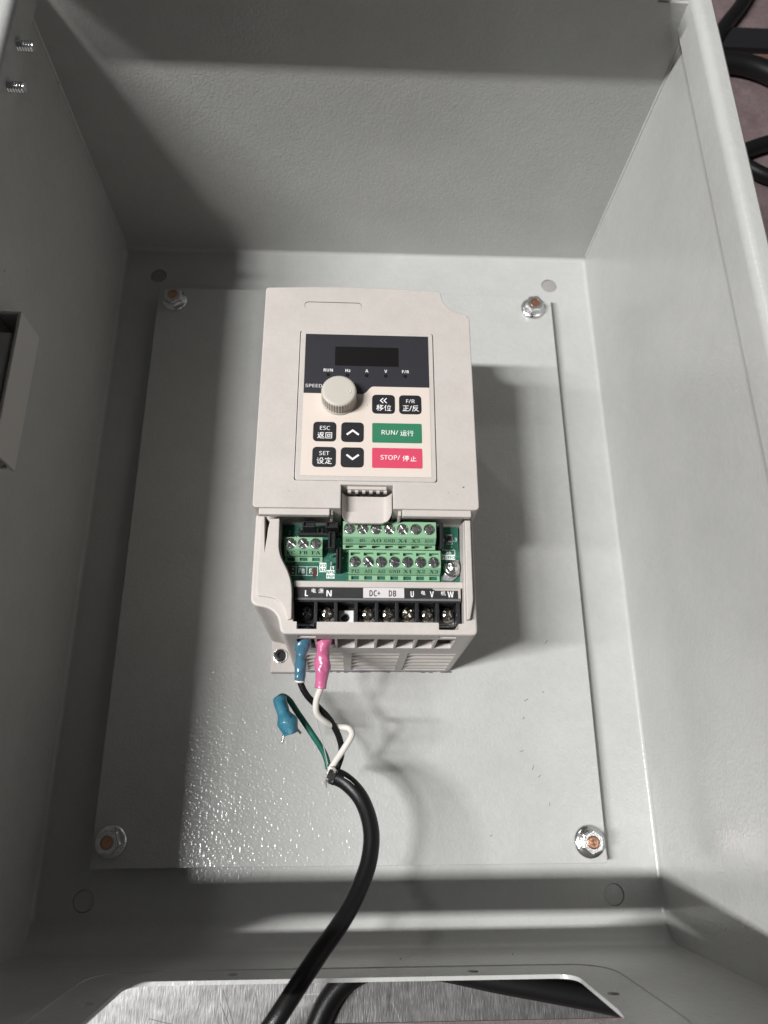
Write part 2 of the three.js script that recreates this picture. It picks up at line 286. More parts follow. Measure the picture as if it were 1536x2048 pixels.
// ------------------------------------------------------------------ mounting plate on its four studs
const PY = 8.2;
{
  const s = outline(rect(-123.6, 122, -161.8, 164.6, 1));
  const plate = thing('mounting_plate', 'light grey painted steel plate carrying the motor drive', 'mounting plate');
  mesh('plate', prism(s, PY - 2, PY, 0.3, 2), M.plate, plate);
  for (const [x, z] of [[-113, -152.4], [110, -152.4], [-115, 153], [114, 155]]) mesh('spacer', cyl(5, PY - 2.02, 24).translate(x, PY / 2 - 1, z), M.steel, plate);
  const scuff = std({ color: rgb(0.2, 0.2, 0.2), roughness: 0.6 });
  for (const [x, z, a, l] of [[88, 88, 0.5, 2.6], [86, 97, 1, 1.6], [84, 113, 0.3, 1.8], [89, 121, 1.2, 2.2], [92, 125, 0.8, 1.4], [101, 58, 0.9, 2.4], [97, 84, 0.2, 1.2], [96, 138, 1.3, 1.5], [66, 152, 0.4, 1.2], [-52, 128, 0.9, 1]]) { const k = at(mesh('scuff', box(-l / 2, l / 2, 0.02, 0.05, -0.2, 0.2), scuff, plate), x, PY, z); k.rotation.y = a; }
  const ink = std({ color: rgb(0.09, 0.085, 0.12), roughness: 0.6 }), line = [];
  for (let i = 0; i < 46; i++) { const x = -42 + i * 2; line.push(box(x, x + 2.02, PY + 0.02, PY + 0.06, 73.3, 73.6 + rnd() * 0.6)); }
  mesh('marker_line', join(line), ink, plate).userData.label = 'dark violet pen line drawn along the foot of the drive';
  const hex = new THREE.Shape(); for (let i = 0; i < 6; i++) { const a = i / 6 * Math.PI * 2; i ? hex.lineTo(Math.cos(a) * 5.8, Math.sin(a) * 5.8) : hex.moveTo(5.8, 0); } hex.closePath();
  const flangeG = new THREE.LatheGeometry([V2(3, 0), V2(7.4, 0), V2(7.6, 0.5), V2(7.3, 1.1), V2(5.6, 2.2), V2(3, 2.2)], 40);
  const hexG = prism(hex, 1.2, 6.4, 0.5, 2);
  const stud = new THREE.LatheGeometry([V2(0.001, 0), V2(3.15, 0), V2(3.15, 5.6), V2(2.6, 6.2), V2(1.2, 6), V2(0.001, 5.7)], 28);
  const nuts = [
    [-113, -152.4, 0.5, 'flange nut in the box corner where the drive has an uncut back corner'], [110, -152.4, 0.15, 'bright flange nut with coppery stud beside the cut-away back corner of the drive'],
    [-115, 153, 0.9, 'flange nut in the dark plate corner on the blue fork terminal side'], [114, 155, 0.4, 'bright flange nut with coppery stud on the plate corner facing the cable opening'],
  ];
  for (const [x, z, a, label] of nuts) {
    const n = thing('flange_nut', label, 'nut', 'flange nuts holding the plate'); at(n, x, PY, z); n.rotation.y = a;
    mesh('flange', flangeG, M.zinc, n); mesh('hexagon', cut(join(hexG), cyl(3.05, 20, 24)), M.zinc, n); mesh('stud_end', stud, M.copper, n);
    
  }
}

// ------------------------------------------------------------------ the motor drive (local mm, y from the plate)
const drive = thing('motor_drive', 'beige motor drive with keypad and open terminal bay screwed to the plate', 'motor drive');
at(drive, 1.735 + 8.83 * 0.004, PY, -8.83); drive.rotation.y = -0.004;
const HC = 98.4, HB = 87;
{
  const body = outline([[-45.6, -79.5, 2], [35.5, -79.5, 2], [36.2, -73, 5], [40.5, -69, 4], [47.8, -67.5, 1.5], [47.8, 79.9, 2.4], [-32.8, 79.9, 2.4], [-34.3, 72.4, 4], [-38.2, 69.2, 4], [-45.8, 68, 3.4]]);
  const bay = outline([[-35.2, 26], [-34.9, 45.5, 5], [-28.8, 56.5, 6], [-28.2, 74.7, 0.6], [-26.5, 74.8], [-26.5, 77.8], [-18.3, 77.8], [-18.3, 74.8, 0.4], [31.8, 74.8, 0.4], [31.8, 77.8], [40, 77.8], [40, 75.3], [42.3, 75.1], [43.9, 26]]);
  const slots = [], CX = [-23.3, -14.8, -6.3, 2.2, 10.7, 19.2, 27.7, 36.2];
  const lean = (g) => { const p = g.attributes.position; for (let i = 0; i < p.count; i++) if (p.getZ(i) > 76.4) p.setZ(i, p.getZ(i) + 2.4 * (1 - p.getY(i) / HB)); return g; };   // the front is moulded with a draft
  for (const x of CX) slots.push(box(x - 3.75, x + 3.75, 60, 78, 72, 84));
  const LV = [[-25.4, -7.6], [-3.8, 18.4], [22, 44.2]];
  for (const [a, b] of LV) slots.push(box(a, b, 4.6, 48, 77, 84));
  for (const [a, b] of [[-26, -18.8], [32.2, 39.6]]) slots.push(box(a, b, 80.8, 83.4, 78.6, 84));
  const wedge = prism(outline([[-41.6, 29.5], [-39.6, 31.5], [-40.2, 35], [-40.9, 45]]), 80, 100);
  const under = box(-60, 60, 66, 120, -120, 29);                // the cover takes the place of the upper back half
  const ventSide = []; for (let i = 0; i < 9; i++) ventSide.push(box(45, 50, 14, 44, -56 + i * 8, -52.5 + i * 8), box(-50, -43.6, 14, 44, -56 + i * 8, -52.5 + i * 8));
  const housing = mesh('housing', lean(cut(prism(body, 0, HB, 0.9, 3, 10), prism(bay, 56, 130), under, wedge, ...slots, ...ventSide)), M.plastic, drive);
  for (const [a, b] of LV) for (let i = 0; i < 5; i++) {
    const y = 9 + i * 8.7, g = lean(profile([[77.05, y + 3.4], [77.05, y + 4.6], [79.7, y + 0.2], [79.7, y - 2.2]], a + 0.05, b - 0.05));
    mesh('louver_slat', g, M.plastic, housing);
  }
  // raised panel beside the bay, ridge on the other side
  mesh('raised_panel', prism(outline([[-43.4, 29.6], [-41.7, 29.6], [-41, 45.5], [-39.4, 31], [-35.4, 29.6], [-35.1, 46, 4], [-29, 57.4, 6], [-28.5, 74, 1], [-30.3, 74.4, 1], [-31.6, 69.5, 4], [-35, 65.5, 4], [-43.3, 64.3, 1.6]]), HB - 0.1, HB + 1.6, 0.4, 2), M.plastic, housing);
  mesh('ridge', prism(outline([[43.9, 29.6], [46.3, 29.6], [46, 66, 1], [44.4, 74, 0.6], [43, 74, 0.4]]), HB - 0.2, HB + 3.4, 0.4, 2), M.plastic, housing);
  // feet at the two cut-away corners
  mesh('foot', cut(rbox(-44.8, -30.5, 0.05, 6, 67.4, 83.8, 0.6), cyl(2.6, 30).translate(-40.6, 5, 75.6)), M.plastic, housing);
  mesh('foot', rbox(34.5, 47.4, 0.05, 6, -82, -66, 0.6), M.plastic, housing);

  // ---- cover
  const cov = outline([[-46, -80.3, 1.6], [-26, -81.3], [-7, -81.8], [16, -81.4], [35.6, -80.7, 1.8], [36.6, -74.5, 4], [41, -69.6, 5], [48.8, -67.6, 2], [48.9, 29.2, 2], [12.7, 29.2], [12.6, 18.6], [-9.3, 18.6], [-9.3, 29.2], [-45.9, 29.3, 2]]);
  const pad = rect(-28.9, 31.2, -56.9, 17, 1.6);
  cov.holes.push(outline(pad.map(([x, z, r], i) => [x + (i === 0 || i === 3 ? -0.8 : 0.75), z + (i < 2 ? -0.4 : 0.5), r]), THREE.Path));
  cov.holes.push(outline(rect(-28.2, -1, -73.4, -68.6, 2.4), THREE.Path));
  const cover = mesh('cover', prism(cov, 66, HC, 0.45, 2, 10), M.plastic, drive);
  mesh('blank_tag', prism(outline(rect(-27.75, -1.45, -72.95, -69.05, 2.1)), 94, HC - 0.25, 0.15, 1), M.plastic, cover);
  for (const [a, b] of [[-43.3, -13.8], [16.6, 45.7]]) mesh('lip', rbox(a, b, HC - 4.4, HC - 1.4, 28.4, 31.9, 0.5), M.plastic, cover);
  for (const x of [-13.2, 15.6]) mesh('rib', rbox(x - 0.6, x + 0.6, 71, HC - 3, 28.6, 31.2, 0.3), M.plastic, cover);
  // moulding nicks and specks of dirt on the face
  const nick = new THREE.SphereGeometry(0.5, 8, 6).scale(1, 0.16, 0.5);
  for (const [x, z, s, a] of [[42.6, 19, 1, 0.5], [36, 21.6, 0.5, 1], [40, 22.4, 0.4, 0], [-31, 22, 0.5, 0.2], [40.6, -38.6, 0.45, 0], [47.8, -66.6, 0.7, 0.2], [-38, -40, 0.3, 0]]) { const d = at(mesh('speck', nick.clone().scale(s, s, s), M.darkPart, cover), x, HC, z); d.rotation.y = a; }

  // ---- release tab in the notch
  {
    const nu = 36, nv = 18, P = [], I = [], x0 = -8.9, x1 = 12.2, z0 = 21.2, z1 = 33, sk = (e) => Math.max(0, 1 - e / 3.2), f = (u, v) => {
      const z = z0 + (z1 - z0) * v, c = Math.max(0, z - (z1 - 3.6)), inset = c > 0 ? 3.6 - Math.sqrt(Math.max(0, 12.96 - c * c)) : 0, x = x0 + inset + (x1 - x0 - 2 * inset) * u, e = Math.min(x - x0, x1 - x);
      return [x, 91.2 + 4.6 * sk(e) ** 2 + (1 - Math.cos(v * 1.2)) * -0.8, z]; };
    for (const dy of [0, -1.6]) for (let j = 0; j <= nv; j++) for (let i = 0; i <= nu; i++) { const [x, y, z] = f(i / nu, j / nv); P.push(x, y + dy, z); }
    const N = (nu + 1) * (nv + 1), id = (i, j, k) => k * N + j * (nu + 1) + i;
    for (let j = 0; j < nv; j++) for (let i = 0; i < nu; i++) { I.push(id(i, j, 0), id(i, j + 1, 0), id(i + 1, j, 0), id(i + 1, j, 0), id(i, j + 1, 0), id(i + 1, j + 1, 0)); I.push(id(i, j, 1), id(i + 1, j, 1), id(i, j + 1, 1), id(i + 1, j, 1), id(i + 1, j + 1, 1), id(i, j + 1, 1)); }
    const ring = []; for (let i = 0; i <= nu; i++) ring.push([i, nv]); for (let j = nv - 1; j >= 0; j--) ring.push([nu, j]); for (let i = nu - 1; i >= 0; i--) ring.push([i, 0]); for (let j = 1; j < nv; j++) ring.push([0, j]);
    ring.forEach(([i, j], k) => { const [a, b] = ring[(k + 1) % ring.length]; I.push(id(i, j, 0), id(i, j, 1), id(a, b, 0), id(a, b, 0), id(i, j, 1), id(a, b, 1)); });
    const g = new THREE.BufferGeometry(); g.setAttribute('position', new THREE.Float32BufferAttribute(P, 3)); g.setIndex(I);
    const tab = mesh('release_tab', toCreasedNormals(g, 0.7), M.plastic, drive);
    mesh('toothed_strip', join(rbox(-6.6, 10, 93.6, 96.4, 18.1, 19.9, 0.2), ...Array.from({ length: 6 }, (_, i) => rbox(-6.4 + i * 3.05, -5 + i * 3.05, 93.4, 95.4, 19.6, 20.8, 0.2))), M.plastic, tab);
    mesh('ribbon_socket', rbox(-2.6, 5.4, 78, 86.5, 24.5, 30.4, 0.3), M.blackPlastic, drive);
    mesh('notch_floor', box(-9.4, 12.7, 66, 68, 0, 30), M.plastic, drive);
  }

  // ---- keypad
  const keypad = mesh('keypad', prism(outline(pad), 92, HC + 0.45, 0.3, 2), M.plastic, drive);
  {
    const x0 = -26.6, x1 = 29.1, z0 = -55, z1 = 15, K = 16, w = (x1 - x0) * K, h = (z1 - z0) * K, px = (x) => (x - x0) * K, pz = (z) => (z - z0) * K;
    const film = printed(Math.round(w), Math.round(h), (g) => {
      g.fillStyle = '#d9ccc2'; g.fillRect(0, 0, w, h); speckle(g, w, h, 1500, 'rgba(150,130,115,0.16)');
      g.fillStyle = '#26262d'; g.beginPath(); g.moveTo(0, 0); g.lineTo(w, 0); g.lineTo(w, pz(-28.4)); g.lineTo(px(4.4), pz(-28.4)); g.bezierCurveTo(px(2.2), pz(-28.4), px(1.4), pz(-24.4), px(-1), pz(-24.5)); g.lineTo(0, pz(-24.5)); g.closePath(); g.fill();
      g.save(); g.clip(); speckle(g, w, pz(-24), 2600, 'rgba(140,142,158,0.22)'); g.restore();
      ['RUN', 'Hz', 'A', 'V', 'F/R'].forEach((s, i) => text(g, s, px([-16, -7.3, 1.2, 9.7, 18.5][i]), pz(-36.3), 34, '#e2e0de', 'sans-serif', 'bold'));
      text(g, 'SPEED', px(-26), pz(-28.2), 36, '#e2e0de', 'sans-serif', '', 1.2, 'left');
      for (const [x, z, r] of [[-6, -12.6, 2], [1.5, -19, 3], [-12, -12.4, 2], [0, -8.8, 1.5], [21, -53, 3]]) { g.fillStyle = 'rgba(90,75,65,0.6)'; g.beginPath(); g.arc(px(x), pz(z), r, 0, 7); g.fill(); }
    });
    mesh('membrane', box(x0, x1, HC + 0.3, HC + 0.62, z0, z1), film, keypad, true);
    mesh('display_window', rbox(-13.1, 15.5, HC + 0.55, HC + 0.72, -48.6, -38.7, 0.08), M.display, keypad);
    for (const x of [-15.9, -7.4, 1.2, 9.7, 18.4]) mesh('indicator', cyl(0.85, 0.14, 20).translate(x, HC + 0.66, -33.9), M.ledLens, keypad);
    // knob with a fluted skirt
    const kx = -10.9, kz = -21.5, gear = new THREE.Shape(), nf = 40;
    for (let i = 0; i < nf * 4; i++) { const a = i / (nf * 4) * Math.PI * 2, r = (i % 4) < 2 ? 7.6 : 7.15; i ? gear.lineTo(Math.cos(a) * r, Math.sin(a) * r) : gear.moveTo(r, 0); } gear.closePath();
    const knob = mesh('knob', join(prism(gear, HC + 1.9, HC + 8.2, 0.12, 1), new THREE.LatheGeometry([V2(0.001, 0), V2(7.7, 0), V2(7.85, 0.25), V2(7.75, 1.1), V2(7.2, 1.3)], 48).translate(0, HC + 0.75, 0), new THREE.LatheGeometry([V2(7.35, 0), V2(7.3, 0.35), V2(6.9, 0.75), V2(6, 0.85), V2(0.001, 0.85)], 48).translate(0, HC + 8, 0)).translate(kx, 0, kz), M.knob, keypad);
    mesh('pointer_mark', new THREE.LatheGeometry([V2(0.001, 0.02), V2(0.5, 0.03), V2(0.62, 0.25), V2(0.85, 0.25), V2(0.98, -0.1)], 20).translate(kx + 4.6, HC + 8.84, kz + 0.7), M.knob, knob);
    const key = (name, a, b, c, d, bg, draw, r, label) => {
      const S = 40, wf = (b - a) * S, hf = (d - c) * S;
      const m = printed(Math.round(wf), Math.round(hf), (g) => { g.fillStyle = bg; g.fillRect(0, 0, wf, hf); speckle(g, wf, hf, 500, bg === '#101116' ? 'rgba(150,150,165,0.28)' : 'rgba(20,40,30,0.10)'); draw(g, wf, hf); });
      const g = prism(outline(rect(a, b, c, d, r)), HC + 0.58, HC + 0.78, 0.06, 1, 8), p = g.attributes.position, uv = new Float32Array(p.count * 2);
      for (let i = 0; i < p.count; i++) { uv[2 * i] = (p.getX(i) - a) / (b - a); uv[2 * i + 1] = 1 - (p.getZ(i) - c) / (d - c); }
      g.setAttribute('uv', new THREE.BufferAttribute(uv, 2)); const o = mesh(name, g, m, keypad, true); o.userData.label = label;
    };
    const K1 = '#101116', WH = '#f1efee';
    const two = (t, c1, c2, mid) => (g, w, h) => { if (t === '<<') { g.strokeStyle = WH; g.lineWidth = 18; for (const x of [0.42, 0.57]) { g.beginPath(); g.moveTo(w * (x + 0.07), h * 0.18); g.lineTo(w * (x - 0.05), h * 0.31); g.lineTo(w * (x + 0.07), h * 0.44); g.stroke(); } } else text(g, t, w / 2, h * 0.32, h * 0.27, WH, 'sans-serif', '', 1.12);
      if (mid) { han(g, c1, w * 0.3, h * 0.69, h * 0.33, WH); han(g, c2, w * 0.73, h * 0.69, h * 0.33, WH); text(g, mid, w * 0.51, h * 0.69, h * 0.36, WH); } else { han(g, c1, w * 0.34, h * 0.69, h * 0.34, WH); han(g, c2, w * 0.68, h * 0.69, h * 0.34, WH); } };
    key('button', 3.6, 13.7, -24.3, -14.9, K1, two('<<', 'yi', 'wei'), 2.1, 'black shift key with double arrow');
    key('button', 15.5, 25.4, -24.3, -14.9, K1, two('F/R', 'zheng', 'fan', '/'), 2.1, 'black F/R key');
    key('button', -21.8, -11.8, -10.4, -1, K1, two('ESC', 'fanb', 'hui'), 2.1, 'black ESC key');
    key('button', -21.8, -11.7, 1.6, 11, K1, two('SET', 'she', 'ding'), 2.1, 'black SET key');
    const chev = (d) => (g, w, h) => { g.strokeStyle = WH; g.lineWidth = 34; g.lineJoin = 'miter'; g.beginPath(); g.moveTo(w * 0.25, h * (0.5 + 0.13 * d)); g.lineTo(w * 0.51, h * (0.5 - 0.09 * d)); g.lineTo(w * 0.78, h * (0.5 + 0.13 * d)); g.stroke(); };
    key('button', -9.7, 0.1, -10.4, -0.9, K1, chev(1), 2.1, 'black key with up arrow');
    key('button', -9.7, 0.2, 1.6, 11, K1, chev(-1), 2.1, 'black key with down arrow');
    key('button', 3.7, 25.3, -10.3, -0.9, '#287655', (g, w, h) => { text(g, 'RUN/', w * 0.35, h * 0.48, h * 0.31, WH, 'sans-serif', '', 1.08); han(g, 'yun', w * 0.63, h * 0.5, h * 0.31, WH); han(g, 'xing', w * 0.77, h * 0.5, h * 0.31, WH); }, 0.7, 'green run key');
    key('button', 3.7, 25.3, 1.6, 11, '#d0405f', (g, w, h) => { text(g, 'STOP/', w * 0.36, h * 0.48, h * 0.31, WH, 'sans-serif', '', 1.08); han(g, 'ting', w * 0.67, h * 0.51, h * 0.3, WH); han(g, 'zhi', w * 0.82, h * 0.51, h * 0.3, WH); }, 0.7, 'pink stop key');
  }

  // ---- terminal bay: circuit board
  const x0 = -35, x1 = 43, z0 = 22, z1 = 56.5, K = 18, w = (x1 - x0) * K, h = (z1 - z0) * K, px = (x) => (x - x0) * K, pz = (z) => (z + 1.8 - z0) * K;
  const pcb = mesh('circuit_board', box(x0, x1, 74.4, 76, z0, z1), printed(w, h, (g) => {
    g.fillStyle = '#0d5a48'; g.fillRect(0, 0, w, h);
    g.strokeStyle = '#17705a'; g.lineWidth = 7; for (let i = 0; i < 60; i++) { let x = rnd() * w, y = rnd() * h; g.beginPath(); g.moveTo(x, y); for (let k = 0; k < 3; k++) { const d = (rnd() - 0.5) * 160; if (k % 2) x += d; else y += d * 0.6; g.lineTo(x, y); } g.stroke(); }
    for (let i = 0; i < 130; i++) { g.fillStyle = rnd() < 0.6 ? '#cfe5da' : '#0a3d32'; g.beginPath(); g.arc(rnd() * w, rnd() * h, 2 + rnd() * 3.5, 0, 7); g.fill(); }
    const S = '#eef3ef'; g.strokeStyle = S; g.lineWidth = 4;
    const bx = (a, b, c, d) => g.strokeRect(px(a), pz(c), (b - a) * K, (d - c) * K);
    g.fillStyle = '#0f5c4a'; g.fillRect(px(-33.4), pz(46.2), 14.6 * K, 4.4 * K);
    bx(-33.2, -28.4, 46.5, 50.4); bx(-28.4, -23.8, 46.5, 50.4); bx(-23.8, -19.1, 46.5, 50.4);
    ['FC', 'FB', 'FA'].forEach((s, i) => text(g, s, px(-30.8 + i * 4.7), pz(48.5), 54, S, 'sans-serif', 'bold', 0.85));
    g.fillStyle = S; g.fillRect(px(-18.4), pz(44.6), 3 * K, 4.2 * K); text(g, 'VO', px(-16.9), pz(45.8), 38, '#0d5a48', 'sans-serif', 'bold'); text(g, 'AO', px(-16.9), pz(47.8), 38, '#0d5a48', 'sans-serif', 'bold');
    g.fillRect(px(-15.3), pz(47.9), 3.6 * K, 3.8 * K); text(g, 'NPN', px(-13.5), pz(48.9), 34, '#0d5a48', 'sans-serif', 'bold', 0.9); text(g, 'PNP', px(-13.5), pz(50.8), 34, '#0d5a48', 'sans-serif', 'bold', 0.9);
    text(g, '2', px(-32), pz(31), 44, S); text(g, 'J3', px(-28.5), pz(33.6), 46, S, 'sans-serif', 'bold'); text(g, 'J1', px(-12.8), pz(46.9), 40, S, 'sans-serif', 'bold');
    text(g, 'L3', px(41.2), pz(33.2), 44, S); text(g, 'J5', px(36.4), pz(33.8), 38, S); g.strokeRect(px(35.2), pz(38.2), 6 * K, 2.2 * K); text(g, 'X6', px(38.4), pz(39.3), 40, S); g.fillRect(px(35.2), pz(40.4), 6 * K, 2.2 * K); text(g, 'Y1/PFO', px(38.2), pz(41.6), 36, '#0d5a48', 'sans-serif', 'bold', 0.9); text(g, 'H1', px(41.6), pz(43.6), 40, S, 'sans-serif', 'bold');
    g.strokeRect(px(37.6), pz(31), 2.6 * K, 4.4 * K);
  }, { roughness: 0.35 }), drive, true);
  for (const [x, z] of [[-31, 48], [-20.4, 49.3]]) mesh('wax_mark', new THREE.CylinderGeometry(0.9, 0.9, 0.12, 16).scale(1, 1, 3).translate(x, 76.06, z + 1.8), std({ color: rgb(0.09, 0.025, 0.02), roughness: 0.4 }), pcb);
  // jumpers and pin headers
  const jumper = (a, b, c, d, top) => mesh('jumper', cut(rbox(a, b, 76, top, c, d, 0.3), box(a + 0.8, b - 0.8, top - 1.2, top + 1, c + 0.5, d - 0.5)), M.blackPlastic, pcb);
  jumper(-25.8, -20.2, 31, 33.8, 87); jumper(-15.8, -10.4, 31.2, 34, 87); jumper(-14.6, -11.6, 34.6, 42.2, 84); jumper(-11.2, -8.9, 41, 51.4, 82);
  mesh('pin_header', rbox(-28, -9, 76, 79, 32.2, 34.8, 0.2), M.blackPlastic, pcb);
  for (const x of [-27, -19.4, -17.4]) mesh('pin', box(x - 0.3, x + 0.3, 79, 83.5, 33.2, 33.8), M.nickel, pcb);
  for (const z of [43.8, 47.4]) mesh('pin', box(-13.4, -12.8, 76, 82, z - 0.3, z + 0.3), M.nickel, pcb);
  mesh('pin_header', rbox(33.6, 35, 76, 86, 30.6, 42, 0.3), M.blackPlastic, pcb);
  mesh('chip_inductor', join(rbox(38, 39.8, 76, 77.4, 33.6, 36.4, 0.15), box(37.9, 39.9, 75.9, 77.3, 33.2, 33.7), box(37.9, 39.9, 75.9, 77.3, 36.3, 36.8)), M.steel, pcb);
  mesh('chip_top', box(38.1, 39.7, 77.42, 77.6, 33.9, 36.1), M.blackPlastic, pcb);

  // ---- green screw terminals
  const screwT = cut(new THREE.LatheGeometry([V2(0.001, -1.5), V2(2.35, -1.5), V2(2.35, 0), V2(2.05, 0.35), V2(0.001, 0.35)], 28), box(-3, 3, -0.5, 2, -0.35, 0.35), box(-0.35, 0.35, -0.5, 2, -3, 3));
  function terminals(name, xa, pitch, n, zs, yt, labels, rear) {
    // zs: z of [rear edge, screw row, end of top, end of text face, front of ledge]
    const [zr, zc, ze, zt, zf] = zs, xb = xa + pitch * n, yl = yt - 5.2;
    const pr = [[zr, 76], [zr, yt], [ze, yt], [zt, yt - 3.4], [zt, yl], [zf, yl], [zf, 76]];
    const tools = [];
    for (let i = 0; i < n; i++) { const c = xa + pitch * (i + 0.5); tools.push(cyl(2.5, 4, 28).translate(c, yt, zc), box(c - 1.9, c + 1.9, yl - 3.4, yl - 0.7, zt - 1.6, zf + 2), box(c - 1.7, c + 1.7, yl - 2, yl + 2, zt + 0.25, zf - 0.45)); if (rear) tools.push(box(c - 2.1, c + 2.1, yt - 2.5, yt + 1, zr + 1.1, zr + 2.5)); }
    const blk = mesh(name, cut(profile(pr, xa, xb, 0), ...tools), M.terminal, drive);
    const L = Math.hypot(zt - ze, 3.4), S = 44, m = printed(Math.round(pitch * n * S / 2), Math.round(L * S / 2), (g, W2, H2) => { g.fillStyle = '#86b390'; g.fillRect(0, 0, W2, H2); labels.forEach((s, i) => text(g, s, (i + 0.5) * pitch * S / 2, H2 * 0.54, H2 * 0.66, '#060b08', 'serif', 'bold', Math.min(1.15, pitch * S / 2 * 0.76 / (s.length * H2 * 0.46)))); }, { roughness: 0.45 });
    const lab = mesh('marking', new THREE.BoxGeometry(xb - xa - 0.1, 0.06, L - 0.1), m, blk, true);
    at(lab, (xa + xb) / 2, yt - 1.7 + 0.02, (ze + zt) / 2); lab.rotation.x = Math.atan2(3.4, zt - ze);
    for (let i = 0; i < n; i++) { const s = at(mesh('screw', screwT, M.zinc, blk), xa + pitch * (i + 0.5), yt - 0.5, zc); s.rotation.y = rnd() * 3; }
    return blk;
  }
  terminals('terminal_block', -8.3, 5.74, 7, [30.6, 33.9, 37.6, 39.6, 41.5], 86, ['485+', '485-', 'AO', 'GND', 'X4', 'X5', 'X6/Y1FO']).userData.label = 'seven-way green terminal block marked 485+ to X5';
  terminals('terminal_block', -5.6, 5.65, 7, [42.4, 47.6, 50.1, 52.3, 54.6], 82.4, ['P12', 'AI1', 'AI2', 'GND', 'X1', 'X2', 'X3'], true).userData.label = 'seven-way green terminal block marked P12 to X3';
  terminals('terminal_block', -33.4, 5.42, 3, [36.8, 39.6, 42, 44.2, 46.4], 82, ['FC', 'FB', 'FA']).userData.label = 'three-way green terminal block marked FC FB FA';
  // earth screw with washer plate at the corner of the board
  {
    const pl = mesh('earth_plate', prism(outline([[34.8, 54.2, 1], [36.8, 48.6, 1], [39.8, 45, 1], [42.6, 44.6, 1], [42.6, 51.6, 2], [39.4, 54.6, 1]]), 76.1, 77.2, 0.15, 1), M.steel, pcb);
    const spring = new THREE.LatheGeometry([V2(1.8, 0), V2(3.9, 0), V2(3.9, 0.9), V2(3.3, 0.95), V2(3.3, 1.9), V2(2, 1.9)], 32).translate(39.6, 77.2, 49);
    mesh('spring_washer', spring, M.zinc, pl);
    const head = cut(new THREE.LatheGeometry([V2(0.001, 0), V2(2.9, 0), V2(2.9, 1.6), V2(2.2, 2.5), V2(0.001, 2.8)], 32), box(-2, 2, 1.3, 4, -0.35, 0.35), box(-0.35, 0.35, 1.3, 4, -2, 2)).translate(39.6, 79.1, 49);
    mesh('screw', head, M.zinc, pl);
  }
  // rail, label strip and black power terminals
  mesh('rail', rbox(-28.6, 43, 64, 84, 56.6, 59.4, 0.5), M.plastic, housing);
  {
    const a = -28, b = 42.3, S = 24, m = printed(Math.round((b - a) * S), Math.round(4.25 * S), (g, w, h) => {
      const X = (x) => (x - a) * S, S2 = '#f4f2f1'; g.fillStyle = '#0c0c0e'; g.fillRect(0, 0, w, h); speckle(g, w, h, 900, 'rgba(120,120,125,0.3)');
      g.fillStyle = '#cfcacb'; g.fillRect(X(0.8), 0, 17.4 * S, h); g.fillStyle = '#b0a9a3'; g.fillRect(X(41.2), 0, 30, h); g.beginPath(); g.moveTo(X(30), 0); g.lineTo(X(31.4), h * 0.22); g.lineTo(w, h * 0.22); g.lineTo(w, 0); g.fill();
      text(g, 'L', X(-23.2), h * 0.6, h * 0.84, S2, 'sans-serif', 'bold', 0.85); text(g, 'N', X(-13.6), h * 0.6, h * 0.86, S2, 'sans-serif', 'bold', 1);
      han(g, 'dian', X(-20.2), h * 0.34, h * 0.52, S2); han(g, 'yuan', X(-17), h * 0.36, h * 0.52, S2);
      text(g, 'DC+', X(5.7), h * 0.56, h * 0.86, '#0c0c0d', 'sans-serif', 'bold', 0.72); text(g, 'DB', X(13.2), h * 0.56, h * 0.86, '#0c0c0d', 'sans-serif', 'bold', 0.72);
      text(g, 'U', X(21.6), h * 0.6, h * 0.84, S2, 'sans-serif', 'bold', 0.7); text(g, 'V', X(30), h * 0.6, h * 0.84, S2, 'sans-serif', 'bold', 0.75); text(g, 'W', X(38), h * 0.6, h * 0.84, S2, 'sans-serif', 'bold', 0.8);
      han(g, 'dian', X(26.2), h * 0.46, h * 0.5, S2); han(g, 'ji', X(34.8), h * 0.48, h * 0.5, S2);
    });
    const pb = mesh('power_terminal_block', join(box(-28, 42.2, 57, 72, 59.5, 74.6), box(-28, 42.2, 72, 83, 59.5, 64.2), rbox(-28, 42.2, 72, 82.4, 64.2, 65.4, 0.3)), M.blackPlastic, drive);
    mesh('label_strip', box(a, b - 0.4, 83, 83.5, 59.45, 63.7), m, pb, true);
    mesh('clear_edge', rbox(-27.8, 42, 82.2, 83.5, 63.8, 64.8, 0.3), M.clearEdge, pb);
    for (const x of [-19.1, -10.7, -2.2, 6.4, 14.9, 23.4, 32, 40.8]) mesh('divider', rbox(x - 0.75, x + 0.75, 71.5, 82.4, 65.3, 74.5, 0.25), M.blackPlastic, pb);
    const pan = cut(new THREE.LatheGeometry([V2(0.001, 0), V2(3.15, 0), V2(3.2, 0.9), V2(2.75, 2), V2(1.6, 2.7), V2(0.001, 2.95)], 32), box(-2.2, 2.2, 1.2, 4, -0.5, 0.5), box(-0.5, 0.5, 1.2, 4, -2.2, 2.2));
    const washer = rbox(-3.3, 3.3, 0, 1, -3.2, 3.2, 0.25);
    [-23.3, -14.7, null, 2.4, 10.9, 19.4, 27.7, 36.5].forEach((x) => {
      if (x === null) { mesh('clamp_plate', cut(rbox(-9.7, -3.1, 72, 76, 67.4, 74, 0.3), cyl(1.9, 20, 24).translate(-6.8, 75, 70.6)), M.tinned, pb); mesh('thread_hole', cyl(1.88, 0.4, 24).translate(-6.8, 72.3, 70.6), M.darkPart, pb); return; }
      const s = at(mesh('screw', pan, x < -20 ? M.socket : M.nickel, pb), x, 76.2, 69.3); s.rotation.set((rnd() - 0.5) * 0.12, 0.5 + rnd() * 0.7, (rnd() - 0.5) * 0.12);  // first screw and its washer: shade of the bay wall put into a black colour
